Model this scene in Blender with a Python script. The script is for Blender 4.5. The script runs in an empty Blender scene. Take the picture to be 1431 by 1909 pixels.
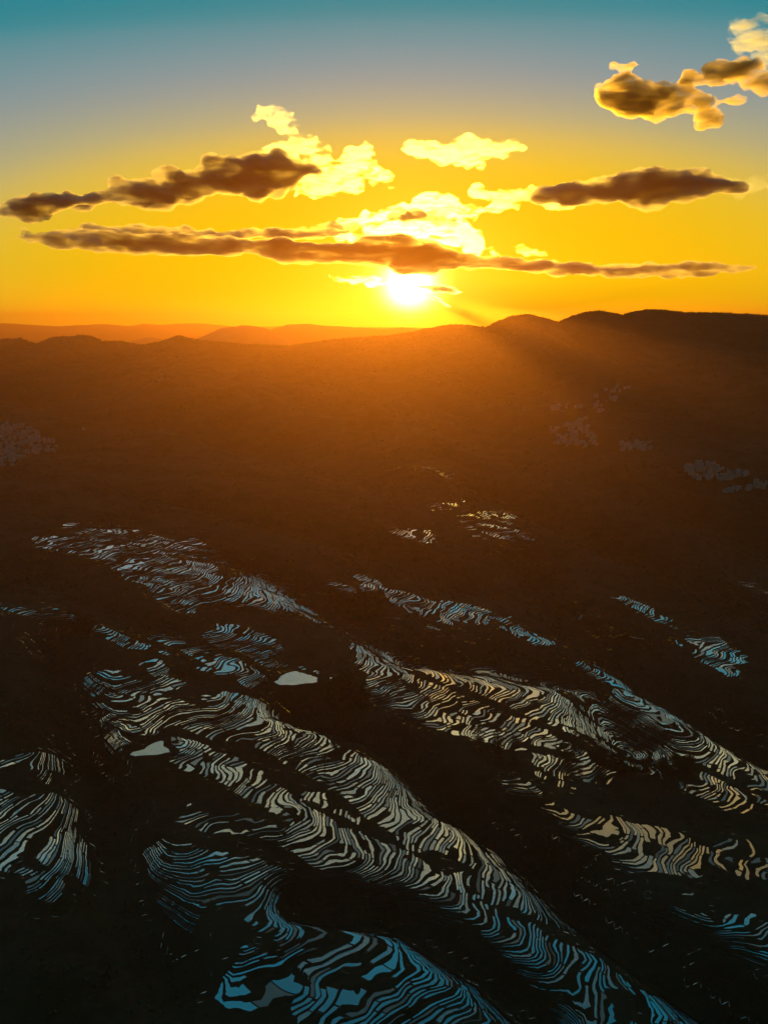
import bpy, bmesh, math, random
import numpy as np
from mathutils import Vector, Matrix

random.seed(7)
rng = np.random.default_rng(7)
R = math.radians
scene = bpy.context.scene
COL = scene.collection

# ------------------------------------------------------------------ camera
CAM_Z = 300.0
PITCH = R(12.6)
VFOV = R(62.0)
PW, PH = 1431.0, 1909.0                      # photograph size; pixel -> ray only gives real bearings
FPX = (PH / 2) / math.tan(VFOV / 2)
cam_data = bpy.data.cameras.new("camera")
cam_data.sensor_fit = 'VERTICAL'
cam_data.angle_y = VFOV
cam_data.clip_start = 1.0
cam_data.clip_end = 90000.0
cam = bpy.data.objects.new("camera", cam_data)
cam.location = (0, 0, CAM_Z)
cam.rotation_euler = (math.pi / 2 - PITCH, 0, 0)
COL.objects.link(cam)
scene.camera = cam
CP, SP = math.cos(PITCH), math.sin(PITCH)


def ray(px, py):
    """unit direction of the sight line through a photograph pixel"""
    a = np.asarray(px, float) - PW / 2
    b = PH / 2 - np.asarray(py, float)
    d = np.stack([a, FPX * CP + b * SP, -FPX * SP + b * CP], -1)
    return d / np.linalg.norm(d, axis=-1, keepdims=True)


# ------------------------------------------------------------------ sun, sky, exposure
SUN_DIR = ray(763, 532)
SUN_EL = math.asin(SUN_DIR[2])
SUN_AZ = math.atan2(SUN_DIR[0], SUN_DIR[1])   # clockwise from +Y
sd = bpy.data.lights.new("sun", 'SUN')
sd.energy = 4.2
sd.angle = R(0.12)
sd.color = (1.0, 0.60, 0.06)
sun = bpy.data.objects.new("sun", sd)
sun.rotation_euler = Vector(SUN_DIR.tolist()).to_track_quat('Z', 'Y').to_euler()
sun.location = (0, 4000, 2500)
COL.objects.link(sun)

world = bpy.data.worlds.new("World")
scene.world = world
world.use_nodes = True
wt = world.node_tree
wt.nodes.clear()


def wn(t, **kw):
    n = wt.nodes.new(t)
    for k, v in kw.items():
        setattr(n, k, v)
    return n


def wmath(op, a, b=None, clamp=False):
    n = wn('ShaderNodeMath', operation=op, use_clamp=clamp)
    for i, v in enumerate((a, b)):
        if v is None:
            continue
        if isinstance(v, (int, float)):
            n.inputs[i].default_value = v
        else:
            wt.links.new(v, n.inputs[i])
    return n.outputs[0]


sky = wn('ShaderNodeTexSky', sky_type='NISHITA', sun_disc=False, sun_elevation=SUN_EL,
         sun_rotation=SUN_AZ, altitude=1500.0, air_density=1.0, dust_density=0.8, ozone_density=2.0)
tc = wn('ShaderNodeTexCoord')
sep = wn('ShaderNodeSeparateXYZ')
wt.links.new(tc.outputs['Generated'], sep.inputs[0])
dot = wn('ShaderNodeVectorMath', operation='DOT_PRODUCT')
wt.links.new(tc.outputs['Generated'], dot.inputs[0])
dot.inputs[1].default_value = SUN_DIR.tolist()
ang = wmath('ARCCOSINE', wmath('MINIMUM', dot.outputs['Value'], 1.0))       # angle from the sun
elev = wmath('ARCSINE', sep.outputs['Z'])
# bearing away from the sun matters less than height above the horizon
sky_u = wmath('SQRT', wmath('ADD', wmath('MULTIPLY', wmath('POWER', ang, 2.0), 0.12),
                            wmath('MULTIPLY', wmath('POWER', wmath('MAXIMUM', elev, 0.0), 2.0), 0.88)))
ramp = wn('ShaderNodeValToRGB')
wt.links.new(wmath('MULTIPLY', sky_u, 1.0 / 0.9), ramp.inputs[0])


def lin(r, g, b):
    f = lambda c: (c / 255 / 12.92) if c / 255 <= 0.04045 else ((c / 255 + 0.055) / 1.055) ** 2.4
    return (f(r), f(g), f(b), 1.0)


stops = [(0.00, lin(255, 206, 0)), (0.05, lin(250, 196, 0)), (0.13, lin(240, 190, 0)), (0.18, lin(238, 196, 30)), (0.21, lin(222, 190, 84)), (0.235, lin(184, 178, 128)),
         (0.27, lin(148, 160, 156)), (0.30, lin(124, 156, 160)), (0.33, lin(80, 148, 156)), (0.345, lin(30, 142, 152)),
         (0.37, lin(0, 138, 152)), (0.70, lin(10, 128, 150)), (1.0, lin(20, 104, 132))]
cr = ramp.color_ramp
cr.interpolation = 'B_SPLINE'
while len(cr.elements) < len(stops):
    cr.elements.new(0.5)
for e, (p_, c_) in zip(cr.elements, stops):
    e.position = p_
    e.color = c_
bg_a = wn('ShaderNodeBackground')
bg_a.inputs['Strength'].default_value = 0.82
wt.links.new(ramp.outputs[0], bg_a.inputs['Color'])
bg_n = wn('ShaderNodeBackground')
bg_n.inputs['Strength'].default_value = 0.05
tint = wn('ShaderNodeMix', data_type='RGBA', blend_type='MULTIPLY')      # the air has the same cast everywhere as in the photograph
tint.inputs[0].default_value = 1.0
wt.links.new(sky.outputs[0], tint.inputs[6])
wt.links.new(ramp.outputs[0], tint.inputs[7])
wt.links.new(tint.outputs[2], bg_n.inputs['Color'])
# the sun itself with its bright aureole
glow = wmath('ADD',
             wmath('MULTIPLY', wmath('EXPONENT', wmath('MULTIPLY', wmath('POWER', wmath('DIVIDE', ang, R(1.22)), 2.0), -1.0)), 26.0),
             wmath('MULTIPLY', wmath('EXPONENT', wmath('MULTIPLY', wmath('DIVIDE', ang, R(2.4)), -1.0)), 1.0))
bg_s = wn('ShaderNodeBackground')
bg_s.inputs['Color'].default_value = (1.0, 0.82, 0.16, 1)
wt.links.new(glow, bg_s.inputs['Strength'])
add1, add2 = wn('ShaderNodeAddShader'), wn('ShaderNodeAddShader')
wt.links.new(bg_a.outputs[0], add1.inputs[0])
wt.links.new(bg_n.outputs[0], add1.inputs[1])
wt.links.new(add1.outputs[0], add2.inputs[0])
wt.links.new(bg_s.outputs[0], add2.inputs[1])
wo = wn('ShaderNodeOutputWorld')
wt.links.new(add2.outputs[0], wo.inputs[0])

scene.view_settings.view_transform = 'Standard'
scene.view_settings.look = 'None'
scene.view_settings.exposure = 0.0
scene.view_settings.gamma = 1.0
cy = scene.cycles
cy.use_denoising = True
cy.max_bounces = 6
cy.diffuse_bounces = 2
cy.glossy_bounces = 3
cy.transmission_bounces = 2
cy.volume_bounces = 1
cy.transparent_max_bounces = 48
cy.sample_clamp_indirect = 4.0
cy.volume_max_steps = 256
cy.volume_step_rate = 0.25


# ------------------------------------------------------------------ noise
def _hash(ix, iy, seed):
    n = (ix.astype(np.int64) * 374761393 + iy.astype(np.int64) * 668265263 + seed * 1442695041) & 0xFFFFFFFF
    n = ((n ^ (n >> 13)) * 1274126177) & 0xFFFFFFFF
    n = (n ^ (n >> 16)) & 0xFFFFFFFF
    return n / 4294967295.0


def noise(x, y, seed=0):
    """smooth gradient noise, about -1..1"""
    x0, y0 = np.floor(x), np.floor(y)
    fx, fy = x - x0, y - y0
    u = fx * fx * fx * (fx * (fx * 6 - 15) + 10)
    v = fy * fy * fy * (fy * (fy * 6 - 15) + 10)

    def g(dx, dy):
        a = _hash(x0 + dx, y0 + dy, seed) * 2 * math.pi
        return np.cos(a) * (fx - dx) + np.sin(a) * (fy - dy)
    a = g(0, 0) * (1 - u) + g(1, 0) * u
    b = g(0, 1) * (1 - u) + g(1, 1) * u
    return (a * (1 - v) + b * v) * 1.5


def fbm(x, y, seed=0, oct=4, gain=0.5):
    t, a, s = 0, 1.0, 0
    for i in range(oct):
        t = t + a * noise(x * 2 ** i + 17.3 * i, y * 2 ** i - 9.1 * i, seed + i)
        s += a
        a *= gain
    return t / s


def sstep(a, b, x):
    t = np.clip((x - a) / (b - a), 0, 1)
    return t * t * (3 - 2 * t)


# ------------------------------------------------------------------ terrain height
DN = np.array([0.85, -0.53])                 # the spurs run down this way
CN = np.array([0.53, 0.85])                  # along the contours
SKY_A = np.array([(-420, 640), (-250, 628), (-120, 640), (-40, 634), (0, 633), (38, 630), (68, 642), (100, 629), (150, 625), (175, 627), (192, 637), (225, 636), (250, 641), (268, 643),
                  (298, 637), (330, 625), (365, 633), (400, 637), (450, 641), (540, 645), (590, 636), (650, 630), (720, 626), (760, 620), (790, 613),
                  (840, 605), (880, 606), (905, 610), (925, 600), (950, 590), (985, 585), (1012, 592), (1040, 600), (1062, 590), (1090, 582), (1118, 579),
                  (1160, 587), (1180, 580), (1205, 577), (1240, 578), (1275, 582), (1340, 583), (1400, 585), (1431, 588), (1500, 594), (1600, 585), (1750, 600), (1900, 592)], float)


def crest_table(tab, Y):
    d = ray(tab[:, 0], tab[:, 1])
    s = Y / d[:, 1]
    return d[:, 0] * s, CAM_Z + d[:, 2] * s


RIDGE_Y = 2600.0
CX, CZ = crest_table(SKY_A, RIDGE_Y)
GULLIES = []                                  # filled below: (world polyline, depth, half width)


def poly_dist(x, y, pts):
    best = np.full(x.shape, 1e9)
    for (ax, ay), (bx, by) in zip(pts[:-1], pts[1:]):
        dx, dy = bx - ax, by - ay
        t = np.clip(((x - ax) * dx + (y - ay) * dy) / (dx * dx + dy * dy + 1e-9), 0, 1)
        best = np.minimum(best, np.hypot(x - ax - t * dx, y - ay - t * dy))
    return best


def height(x, y, gullies=True):
    x = np.asarray(x, float)
    y = np.asarray(y, float)
    # smooth hillside that falls to the right and towards the viewer
    xs = 620 * np.tanh(x / 620)
    base = 0.085 * (np.minimum(y, 1250) - 315) - 0.14 * xs * (1 - sstep(850, 1500, y))
    base = np.where(y < 250, base - 0.0006 * (250 - np.maximum(y, -300)) ** 2 * 0.3, base)
    u = x * DN[0] + y * DN[1]
    v = x * CN[0] + y * CN[1]
    n = 4.2 * noise(u / 420 + 3.1, v / 105, 11) + 1.9 * noise(u / 170, v / 52 + 4.4, 12) + 1.45 * noise(x / 34, y / 34, 13) \
        + 0.75 * noise(x / 15, y / 15, 14) + 0.22 * noise(x / 7, y / 7, 15)
    near = base + n * (1 - sstep(1300, 2300, y) * 0.8)
    # far side of the valley, up to the skyline ridge
    crest = np.interp(x, CX, CZ)
    crest = np.where(np.abs(x) > 1700, crest + 20 * noise(x / 700, y * 0 + 2.0, 31) * sstep(1700, 2500, np.abs(x)), crest)
    t = np.clip((y - 1150) / (RIDGE_Y - 1150), 0, 1)
    zA = near
    wob = fbm(x / 330, y / 520, 21, 4) * 80 * np.sin(math.pi * np.clip(t, 0, 1) ** 0.9)
    up = zA + (crest - zA) * (0.25 * t + 0.75 * t ** 1.9) + wob
    back = crest - (y - RIDGE_Y) * 0.4
    h = np.where(y <= 1150, near, np.where(y <= RIDGE_Y, up, np.maximum(back, 60 + 12 * noise(x / 900, y / 900, 41))))
    if gullies:
        for pts, dep, hw in GULLIES:
            d = poly_dist(x, y, pts)
            h = h - dep * np.exp(-(d / hw) ** 2)
    return h


def on_ground(px, py, gullies=True):
    """where the sight line through a photograph pixel meets the terrain (world xyz)"""
    px = np.atleast_1d(np.asarray(px, float))
    py = np.atleast_1d(np.asarray(py, float))
    d = ray(px, py)
    lo = np.full(px.shape, 150.0)
    hit = np.full(px.shape, np.nan)
    s = lo.copy()
    prev = s.copy()
    done = np.zeros(px.shape, bool)
    for i in range(900):
        X, Y, Z = d[:, 0] * s, d[:, 1] * s, CAM_Z + d[:, 2] * s
        below = (Z < height(X, Y, gullies)) & ~done
        hit[below] = s[below]
        done |= below
        if done.all():
            break
        prev = np.where(done, prev, s)
        s = np.where(done, s, s * 1.014)
    a, b = prev, np.where(np.isnan(hit), s, hit)
    for i in range(18):
        m = (a + b) / 2
        under = CAM_Z + d[:, 2] * m < height(d[:, 0] * m, d[:, 1] * m, gullies)
        b = np.where(under, m, b)
        a = np.where(under, a, m)
    return np.stack([d[:, 0] * b, d[:, 1] * b, height(d[:, 0] * b, d[:, 1] * b, gullies)], -1)


GULLY_LINES = (
        ([(470, 1040), (620, 1130), (760, 1210), (900, 1215), (1080, 1260), (1170, 1370)], 16, 24),
        ([(560, 1300), (720, 1350), (840, 1460), (960, 1530), (1080, 1640), (1230, 1760), (1420, 1880)], 26, 22),
        ([(980, 1040), (1040, 1130), (1150, 1210), (1280, 1290), (1431, 1380)], 22, 30),
        ([(90, 1180), (130, 1290), (190, 1480), (230, 1640), (320, 1800)], 16, 18),
        ([(560, 1670), (760, 1700), (900, 1790), (1010, 1890)], 13, 13),
        ([(20, 1060), (180, 1120), (370, 1210), (560, 1240)], 5, 20),
        ([(230, 900), (480, 955), (700, 1015), (860, 1075)], 16, 34),
        ([(900, 900), (1090, 985), (1290, 1075), (1440, 1150)], 20, 36),
        ([(240, 770), (520, 830), (700, 872)], 24, 60),
        ([(1080, 880), (1260, 950), (1440, 1020)], 16, 40))
_all = np.array([p for g in GULLY_LINES for p in g[0]], float)
_w = np.split(on_ground(_all[:, 0], _all[:, 1], False), np.cumsum([len(g[0]) for g in GULLY_LINES])[:-1])
GULLIES += [(w[:, :2].tolist(), g[1], g[2]) for w, g in zip(_w, GULLY_LINES)]


# ------------------------------------------------------------------ materials
def new_mat(name):
    m = bpy.data.materials.new(name)
    m.use_nodes = True
    t = m.node_tree
    b = t.nodes['Principled BSDF']
    return m, t, b


def mix_rgb(t, fac, a, b):
    n = t.nodes.new('ShaderNodeMix')
    n.data_type = 'RGBA'
    t.links.new(fac, n.inputs[0])
    for i, c in ((6, a), (7, b)):
        if isinstance(c, tuple):
            n.inputs[i].default_value = c
        else:
            t.links.new(c, n.inputs[i])
    return n.outputs[2]


def tex_noise(t, scale, detail=4, rough=0.6, coord='Object', vec=None):
    c = t.nodes.new('ShaderNodeTexCoord')
    n = t.nodes.new('ShaderNodeTexNoise')
    n.inputs['Scale'].default_value = scale
    n.inputs['Detail'].default_value = detail
    n.inputs['Roughness'].default_value = rough
    t.links.new(c.outputs[coord], n.inputs['Vector'])
    return n.outputs['Fac']


def ramp_of(t, fac, a, b):
    r = t.nodes.new('ShaderNodeMapRange')
    r.inputs[1].default_value = a
    r.inputs[2].default_value = b
    t.links.new(fac, r.inputs[0])
    return r.outputs[0]


def make_ground_mat():
    m, t, b = new_mat("hillside_earth")
    f1 = ramp_of(t, tex_noise(t, 0.012, 5), 0.38, 0.62)
    f2 = ramp_of(t, tex_noise(t, 0.16, 6, 0.7), 0.3, 0.7)
    c1 = mix_rgb(t, f1, (0.060, 0.040, 0.020, 1), (0.013, 0.017, 0.008, 1))
    f3 = ramp_of(t, tex_noise(t, 0.045, 3), 0.48, 0.60)
    c2 = mix_rgb(t, f2, c1, mix_rgb(t, f3, (0.052, 0.034, 0.018, 1), (0.020, 0.026, 0.010, 1)))
    t.links.new(c2, b.inputs['Base Color'])
    b.inputs['Roughness'].default_value = 1.0
    b.inputs['Specular IOR Level'].default_value = 0.05
    bp = t.nodes.new('ShaderNodeBump')
    bp.inputs['Strength'].default_value = 0.7
    bp.inputs['Distance'].default_value = 1.2
    t.links.new(tex_noise(t, 0.5, 6, 0.7), bp.inputs['Height'])
    t.links.new(bp.outputs[0], b.inputs['Normal'])
    return m


def make_water(name, refl, mud, rough, wave):
    m, t, b = new_mat(name)
    t.nodes.remove(b)
    out = t.nodes['Material Output']
    gl = t.nodes.new('ShaderNodeBsdfGlossy')
    gl.inputs['Roughness'].default_value = rough
    gl.inputs['Color'].default_value = (1, 1, 1, 1)
    df = t.nodes.new('ShaderNodeBsdfDiffuse')
    df.inputs['Color'].default_value = mud
    fr = t.nodes.new('ShaderNodeFresnel')
    fr.inputs['IOR'].default_value = 1.34
    mr = t.nodes.new('ShaderNodeMapRange')
    mr.inputs[1].default_value = 0.025
    mr.inputs[2].default_value = 0.11
    mr.inputs[3].default_value = refl
    mr.inputs[4].default_value = min(1.0, refl + 0.45)
    t.links.new(fr.outputs[0], mr.inputs[0])
    mx = t.nodes.new('ShaderNodeMixShader')
    t.links.new(mr.outputs[0], mx.inputs[0])
    t.links.new(df.outputs[0], mx.inputs[1])
    t.links.new(gl.outputs[0], mx.inputs[2])
    t.links.new(mx.outputs[0], out.inputs['Surface'])
    bp = t.nodes.new('ShaderNodeBump')
    bp.inputs['Strength'].default_value = wave
    bp.inputs['Distance'].default_value = 0.3
    t.links.new(tex_noise(t, 0.11, 3), bp.inputs['Height'])
    t.links.new(bp.outputs[0], gl.inputs['Normal'])
    return m


GROUND = make_ground_mat()
WATER = [make_water("still_paddy_water", 0.42, (0.02, 0.025, 0.022, 1), 0.12, 0.12),
         make_water("bright_paddy_water", 0.58, (0.02, 0.025, 0.022, 1), 0.07, 0.06),
         make_water("rippled_paddy_water", 0.32, (0.03, 0.03, 0.024, 1), 0.24, 0.25),
         make_water("silty_paddy_water", 0.14, (0.045, 0.036, 0.025, 1), 0.32, 0.3),
         make_water("planted_paddy_water", 0.05, (0.020, 0.026, 0.014, 1), 0.36, 0.4)]


def leaf_mat(name, c1, c2):
    m, t, b = new_mat(name)
    oi = t.nodes.new('ShaderNodeObjectInfo')
    f = tex_noise(t, 0.35, 3)
    ad = t.nodes.new('ShaderNodeMath')
    ad.operation = 'ADD'
    t.links.new(f, ad.inputs[0])
    t.links.new(oi.outputs['Random'], ad.inputs[1])
    t.links.new(mix_rgb(t, ramp_of(t, ad.outputs[0], 0.3, 1.6), c1, c2), b.inputs['Base Color'])
    b.inputs['Roughness'].default_value = 0.9
    b.inputs['Specular IOR Level'].default_value = 0.1
    return m


LEAF = leaf_mat("tree_foliage", (0.030, 0.042, 0.016, 1), (0.055, 0.060, 0.024, 1))
BARK, _t, _b = new_mat("tree_bark")
_b.inputs['Base Color'].default_value = (0.05, 0.035, 0.022, 1)
_b.inputs['Roughness'].default_value = 0.95


def link(name, mesh, mat=None, parent=None, **props):
    o = bpy.data.objects.new(name, mesh)
    if mesh is not None and mat is not None and not mesh.materials:
        mesh.materials.append(mat)
    COL.objects.link(o)
    if parent is not None:
        o.parent = parent
    for k, v_ in props.items():
        o[k] = v_
    return o


def mesh_np(name, verts, tris, smooth=False):
    """mesh from numpy arrays of points and triangles/quads"""
    me = bpy.data.meshes.new(name)
    verts = np.ascontiguousarray(verts, dtype=np.float32)
    k = tris.shape[1]
    me.vertices.add(len(verts))
    me.vertices.foreach_set("co", verts.ravel())
    me.loops.add(tris.size)
    me.loops.foreach_set("vertex_index", np.ascontiguousarray(tris, dtype=np.int32).ravel())
    me.polygons.add(len(tris))
    me.polygons.foreach_set("loop_start", np.arange(0, tris.size, k, dtype=np.int32))
    if smooth:
        me.polygons.foreach_set("use_smooth", np.ones(len(tris), dtype=bool))
    me.update(calc_edges=True)
    return me


# ------------------------------------------------------------------ clouds
def cloud_mat(name, density, size, lo, hi, g=0.85, colr=(1, 1, 1, 1)):
    """puffy water cloud: density broken up by turbulent noise in metres"""
    m = bpy.data.materials.new(name)
    m.use_nodes = True
    t = m.node_tree
    t.nodes.clear()
    o = t.nodes.new('ShaderNodeOutputMaterial')
    v_ = t.nodes.new('ShaderNodeVolumePrincipled')
    v_.inputs['Color'].default_value = colr
    v_.inputs['Anisotropy'].default_value = g
    tc_ = t.nodes.new('ShaderNodeTexCoord')
    mp_ = t.nodes.new('ShaderNodeMapping')
    mp_.inputs['Scale'].default_value = (0.26 / size, 0.5 / size, 1.0 / size)
    nz = t.nodes.new('ShaderNodeTexNoise')
    nz.inputs['Scale'].default_value = 1.0
    nz.inputs['Detail'].default_value = 5.0
    nz.inputs['Roughness'].default_value = 0.62
    nz.inputs['Distortion'].default_value = 0.5
    mr = t.nodes.new('ShaderNodeMapRange')
    mr.inputs[1].default_value = lo
    mr.inputs[2].default_value = hi
    mr.inputs[3].default_value = 0.0
    mr.inputs[4].default_value = density
    t.links.new(tc_.outputs['Object'], mp_.inputs[0])
    t.links.new(mp_.outputs[0], nz.inputs['Vector'])
    t.links.new(nz.outputs['Fac'], mr.inputs[0])
    t.links.new(mr.outputs[0], v_.inputs['Density'])
    t.links.new(v_.outputs[0], o.inputs['Volume'])
    return m


DENSE = cloud_mat("dense_cloud", 0.028, 120.0, 0.33, 0.61, 0.74, (0.62, 0.54, 0.46, 1))
THIN = cloud_mat("thin_cloud", 0.011, 90.0, 0.46, 0.64, 0.90)
WISP = cloud_mat("wispy_cloud", 0.0016, 260.0, 0.40, 0.75, 0.75)
GOLD = cloud_mat("sunlit_cloud", 0.0034, 300.0, 0.34, 0.58, 0.62, (1, 0.80, 0.36, 1))
LIT = cloud_mat("gold_lit_cloud", 0.022, 140.0, 0.38, 0.62, 0.80, (0.85, 0.66, 0.30, 1))
ADDED_SHREDS = cloud_mat("added_shaft_cloud", 0.020, 300.0, 0.05, 0.30, 0.88)  # added shreds: they shade the haze so light shafts show between them


def noise3(p, seed):
    i0 = np.floor(p)
    f = p - i0
    u = f * f * f * (f * (f * 6 - 15) + 10)
    tot = 0
    for dx in (0, 1):
        for dy in (0, 1):
            for dz in (0, 1):
                h_ = _hash(i0[:, 0] + dx + 57 * (i0[:, 2] + dz), i0[:, 1] + dy - 131 * (i0[:, 2] + dz), seed)
                w = (u[:, 0] if dx else 1 - u[:, 0]) * (u[:, 1] if dy else 1 - u[:, 1]) * (u[:, 2] if dz else 1 - u[:, 2])
                tot = tot + h_ * w
    return tot * 2 - 1


def remeshed(o, voxel):
    o.modifiers.clear()
    rm = o.modifiers.new("remesh", 'REMESH')
    rm.mode = 'VOXEL'
    rm.voxel_size = voxel
    dg = bpy.context.evaluated_depsgraph_get()
    me = bpy.data.meshes.new_from_object(o.evaluated_get(dg))
    o.modifiers.clear()
    return me


def cloud(label, blobs, D, mat, voxel=24.0, fray=1.1, deep=1.6, stretch=2.4):
    """blobs: (px, py, half width px, half height px, tilt deg) puffs seen at that bearing, D metres away"""
    bm = bmesh.new()
    mp = D / FPX
    ctr = Vector((ray(blobs[0][0], blobs[0][1]) * D).tolist()) + Vector((0, 0, CAM_Z))
    for bx_, by_, rx, ry, tilt in blobs:
        p = Vector((ray(bx_, by_) * D).tolist()) + Vector((0, 0, CAM_Z)) - ctr
        n_sub = max(1, int(rx / ry * 1.5))
        ca, sa = math.cos(R(tilt)), math.sin(R(tilt))
        for k in range(n_sub):
            f = 0 if n_sub == 1 else (k / (n_sub - 1) * 2 - 1)
            taper = math.sqrt(max(0.10, 1 - abs(f) ** 1.8))
            off = f * (rx - ry * .6) if n_sub > 1 else 0
            c_ = p + Vector((off * ca * mp, random.uniform(-.6, .6) * ry * mp, off * sa * mp + random.uniform(-.18, .18) * ry * mp))
            sx = (ry * 1.7 if n_sub > 1 else rx) * mp * random.uniform(.8, 1.2)
            szz = ry * taper * mp * random.uniform(.75, 1.1)
            mt = Matrix.Translation(c_) @ Matrix.Rotation(-R(tilt), 4, 'Y') @ Matrix.Diagonal((sx, szz * deep, szz, 1))
            bmesh.ops.create_icosphere(bm, subdivisions=2, radius=1.0, matrix=mt)
    me = bpy.data.meshes.new("cloud")
    bm.to_mesh(me)
    bm.free()
    o = link("cloud", me, None, label=label, category="cloud", group="clouds in the sunset sky")
    me = remeshed(o, voxel)
    n = len(me.vertices)
    co = np.empty(n * 3, np.float32); me.vertices.foreach_get("co", co); co = co.reshape(-1, 3).astype(float)
    no = np.empty(n * 3, np.float32); me.vertices.foreach_get("normal", no); no = no.reshape(-1, 3)
    ryb = max(b[3] for b in blobs) * mp
    q = co + np.array(ctr)
    q = q / np.array([stretch, 1.3, 1.0])
    d_ = 0
    am, sz, tot = 1.0, ryb * 1.1, 0
    for k in range(5):
        d_ = d_ + am * noise3(q / sz + k * 7.7, 90 + k)
        am *= 0.62
        sz *= 0.5
    co = co + no * (d_ * fray * ryb)[:, None] * np.array([1.0, 1.0, 0.8])
    me.vertices.foreach_set("co", co.astype(np.float32).ravel())
    me.update()
    o.data = me
    me = remeshed(o, voxel)
    o.data = me
    me.materials.clear()
    me.materials.append(mat)
    o.location = ctr
    return o


cloud("long dark cloud bank reaching in from the left edge",
      [(330, 350, 220, 27, 7), (110, 382, 150, 15, 4), (470, 332, 100, 29, 6), (420, 314, 40, 12, 8)], 11500, DENSE, fray=0.7, stretch=3.0)
cloud("bright billowing cloud above the sun with a forked upper tail",
      [(630, 325, 62, 36, -10), (540, 245, 66, 15, -30), (590, 285, 50, 18, -35), (600, 350, 46, 14, 0), (672, 300, 26, 14, 10)], 11800, THIN)
cloud("long flat dark cloud band lying across the sun",
      [(420, 462, 340, 17, -3), (790, 481, 170, 26, -4), (775, 489, 95, 23, -2), (960, 495, 150, 15, -3), (1120, 500, 130, 9, -1), (1240, 502, 160, 8, 0), (120, 440, 70, 7, -6)], 11500, DENSE, voxel=20, fray=0.5, stretch=4.5)
cloud("dark finger of cloud above the long band, left of the sun",
      [(300, 431, 130, 8, -2), (500, 436, 130, 12, 1), (610, 428, 40, 15, 8)], 12500, DENSE, voxel=20, fray=0.5, stretch=3.5)
cloud("blazing white cloud patch directly above the sun",
      [(745, 425, 90, 34, -4), (850, 400, 76, 18, 4), (700, 440, 60, 24, 0), (880, 455, 36, 20, -20)], 13500, THIN)
cloud("small dark cloud scrap in front of the blazing patch",
      [(780, 402, 40, 12, 0), (815, 408, 26, 8, 0)], 11300, DENSE, voxel=22)
cloud("small white cloud high to the right of the sun",
      [(850, 283, 66, 20, -6), (925, 280, 44, 11, 8), (800, 278, 22, 10, 0)], 12500, THIN)
cloud("dark lens shaped cloud right of the sun",
      [(1185, 350, 130, 31, 4), (1090, 352, 60, 20, 8), (1290, 345, 60, 22, -6)], 11500, DENSE, fray=0.55, stretch=2.8)
cloud("bright thin tongue of cloud left of the lens shaped one",
      [(960, 362, 60, 10, -4), (1020, 375, 46, 12, -12), (940, 385, 26, 7, 0)], 12000, THIN, voxel=24)
cloud("glowing gold rimmed cloud at the upper right",
      [(1215, 180, 74, 27, 0), (1285, 186, 56, 20, 0), (1165, 175, 28, 25, 0), (1310, 206, 20, 10, -40)], 11000, LIT, fray=0.7)
cloud("brown cloud scrap trailing off the gold rimmed one",
      [(1350, 135, 50, 18, 12), (1400, 140, 40, 10, -20), (1170, 122, 18, 7, 0)], 11000, LIT)
cloud("yellow cloud cut by the right edge of the picture",
      [(1430, 75, 40, 36, 0), (1470, 90, 60, 30, 0)], 11000, THIN)
cloud("faint yellow veil of cloud at the right edge",
      [(1375, 342, 80, 16, 4)], 12500, WISP)
cloud("added cloud shreds beside and below the sun, shaped to cast light shafts",
      [(825, 539, 30, 8, -9), (791, 535, 22, 4, -7), (785, 544, 20, 2.2, -27), (815, 559, 26, 4, -27)],
      16000, ADDED_SHREDS, voxel=10, fray=0.3, deep=2.5)  # added wedges of cloud; the gaps between them let the shafts through
cloud("thin bright cloud shreds left of the sun", [(690, 525, 44, 8, -4), (640, 516, 30, 4, 0)], 12000, THIN, voxel=18)
cloud("little wisp under the blazing cloud patch", [(985, 468, 30, 7, -16)], 12500, THIN, voxel=22)

# thin high sheets above the frame: the paddies mirror them
cloud("pale thin cloud sheet high above the sun", [(420, -260, 420, 60, 5), (150, -420, 300, 70, 3), (700, -420, 420, 80, -4), (560, -560, 380, 60, 2)], 9000, WISP, voxel=70, deep=1.2)
cloud("pale thin cloud sheet high at the left", [(-150, -280, 300, 70, 4), (-50, -470, 280, 60, 0)], 9200, WISP, voxel=70, deep=1.2)
cloud("pale thin cloud sheet high at the right", [(1150, -260, 360, 60, 4), (1600, -260, 300, 70, 0), (1100, -560, 300, 60, 0)], 9600, WISP, voxel=70, deep=1.2)
cloud("golden cloud high at the right, above the picture", [(1330, -400, 170, 60, 4), (1560, -420, 170, 70, 0), (1230, -430, 90, 40, 0), (1480, -560, 120, 40, 0)], 8600, GOLD, voxel=45, deep=1.4)
cloud("golden cloud just above the top of the picture", [(870, -110, 100, 44, 5), (700, -60, 90, 24, 0), (980, -130, 70, 30, 0)], 8600, GOLD, voxel=36, deep=1.6)

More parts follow.
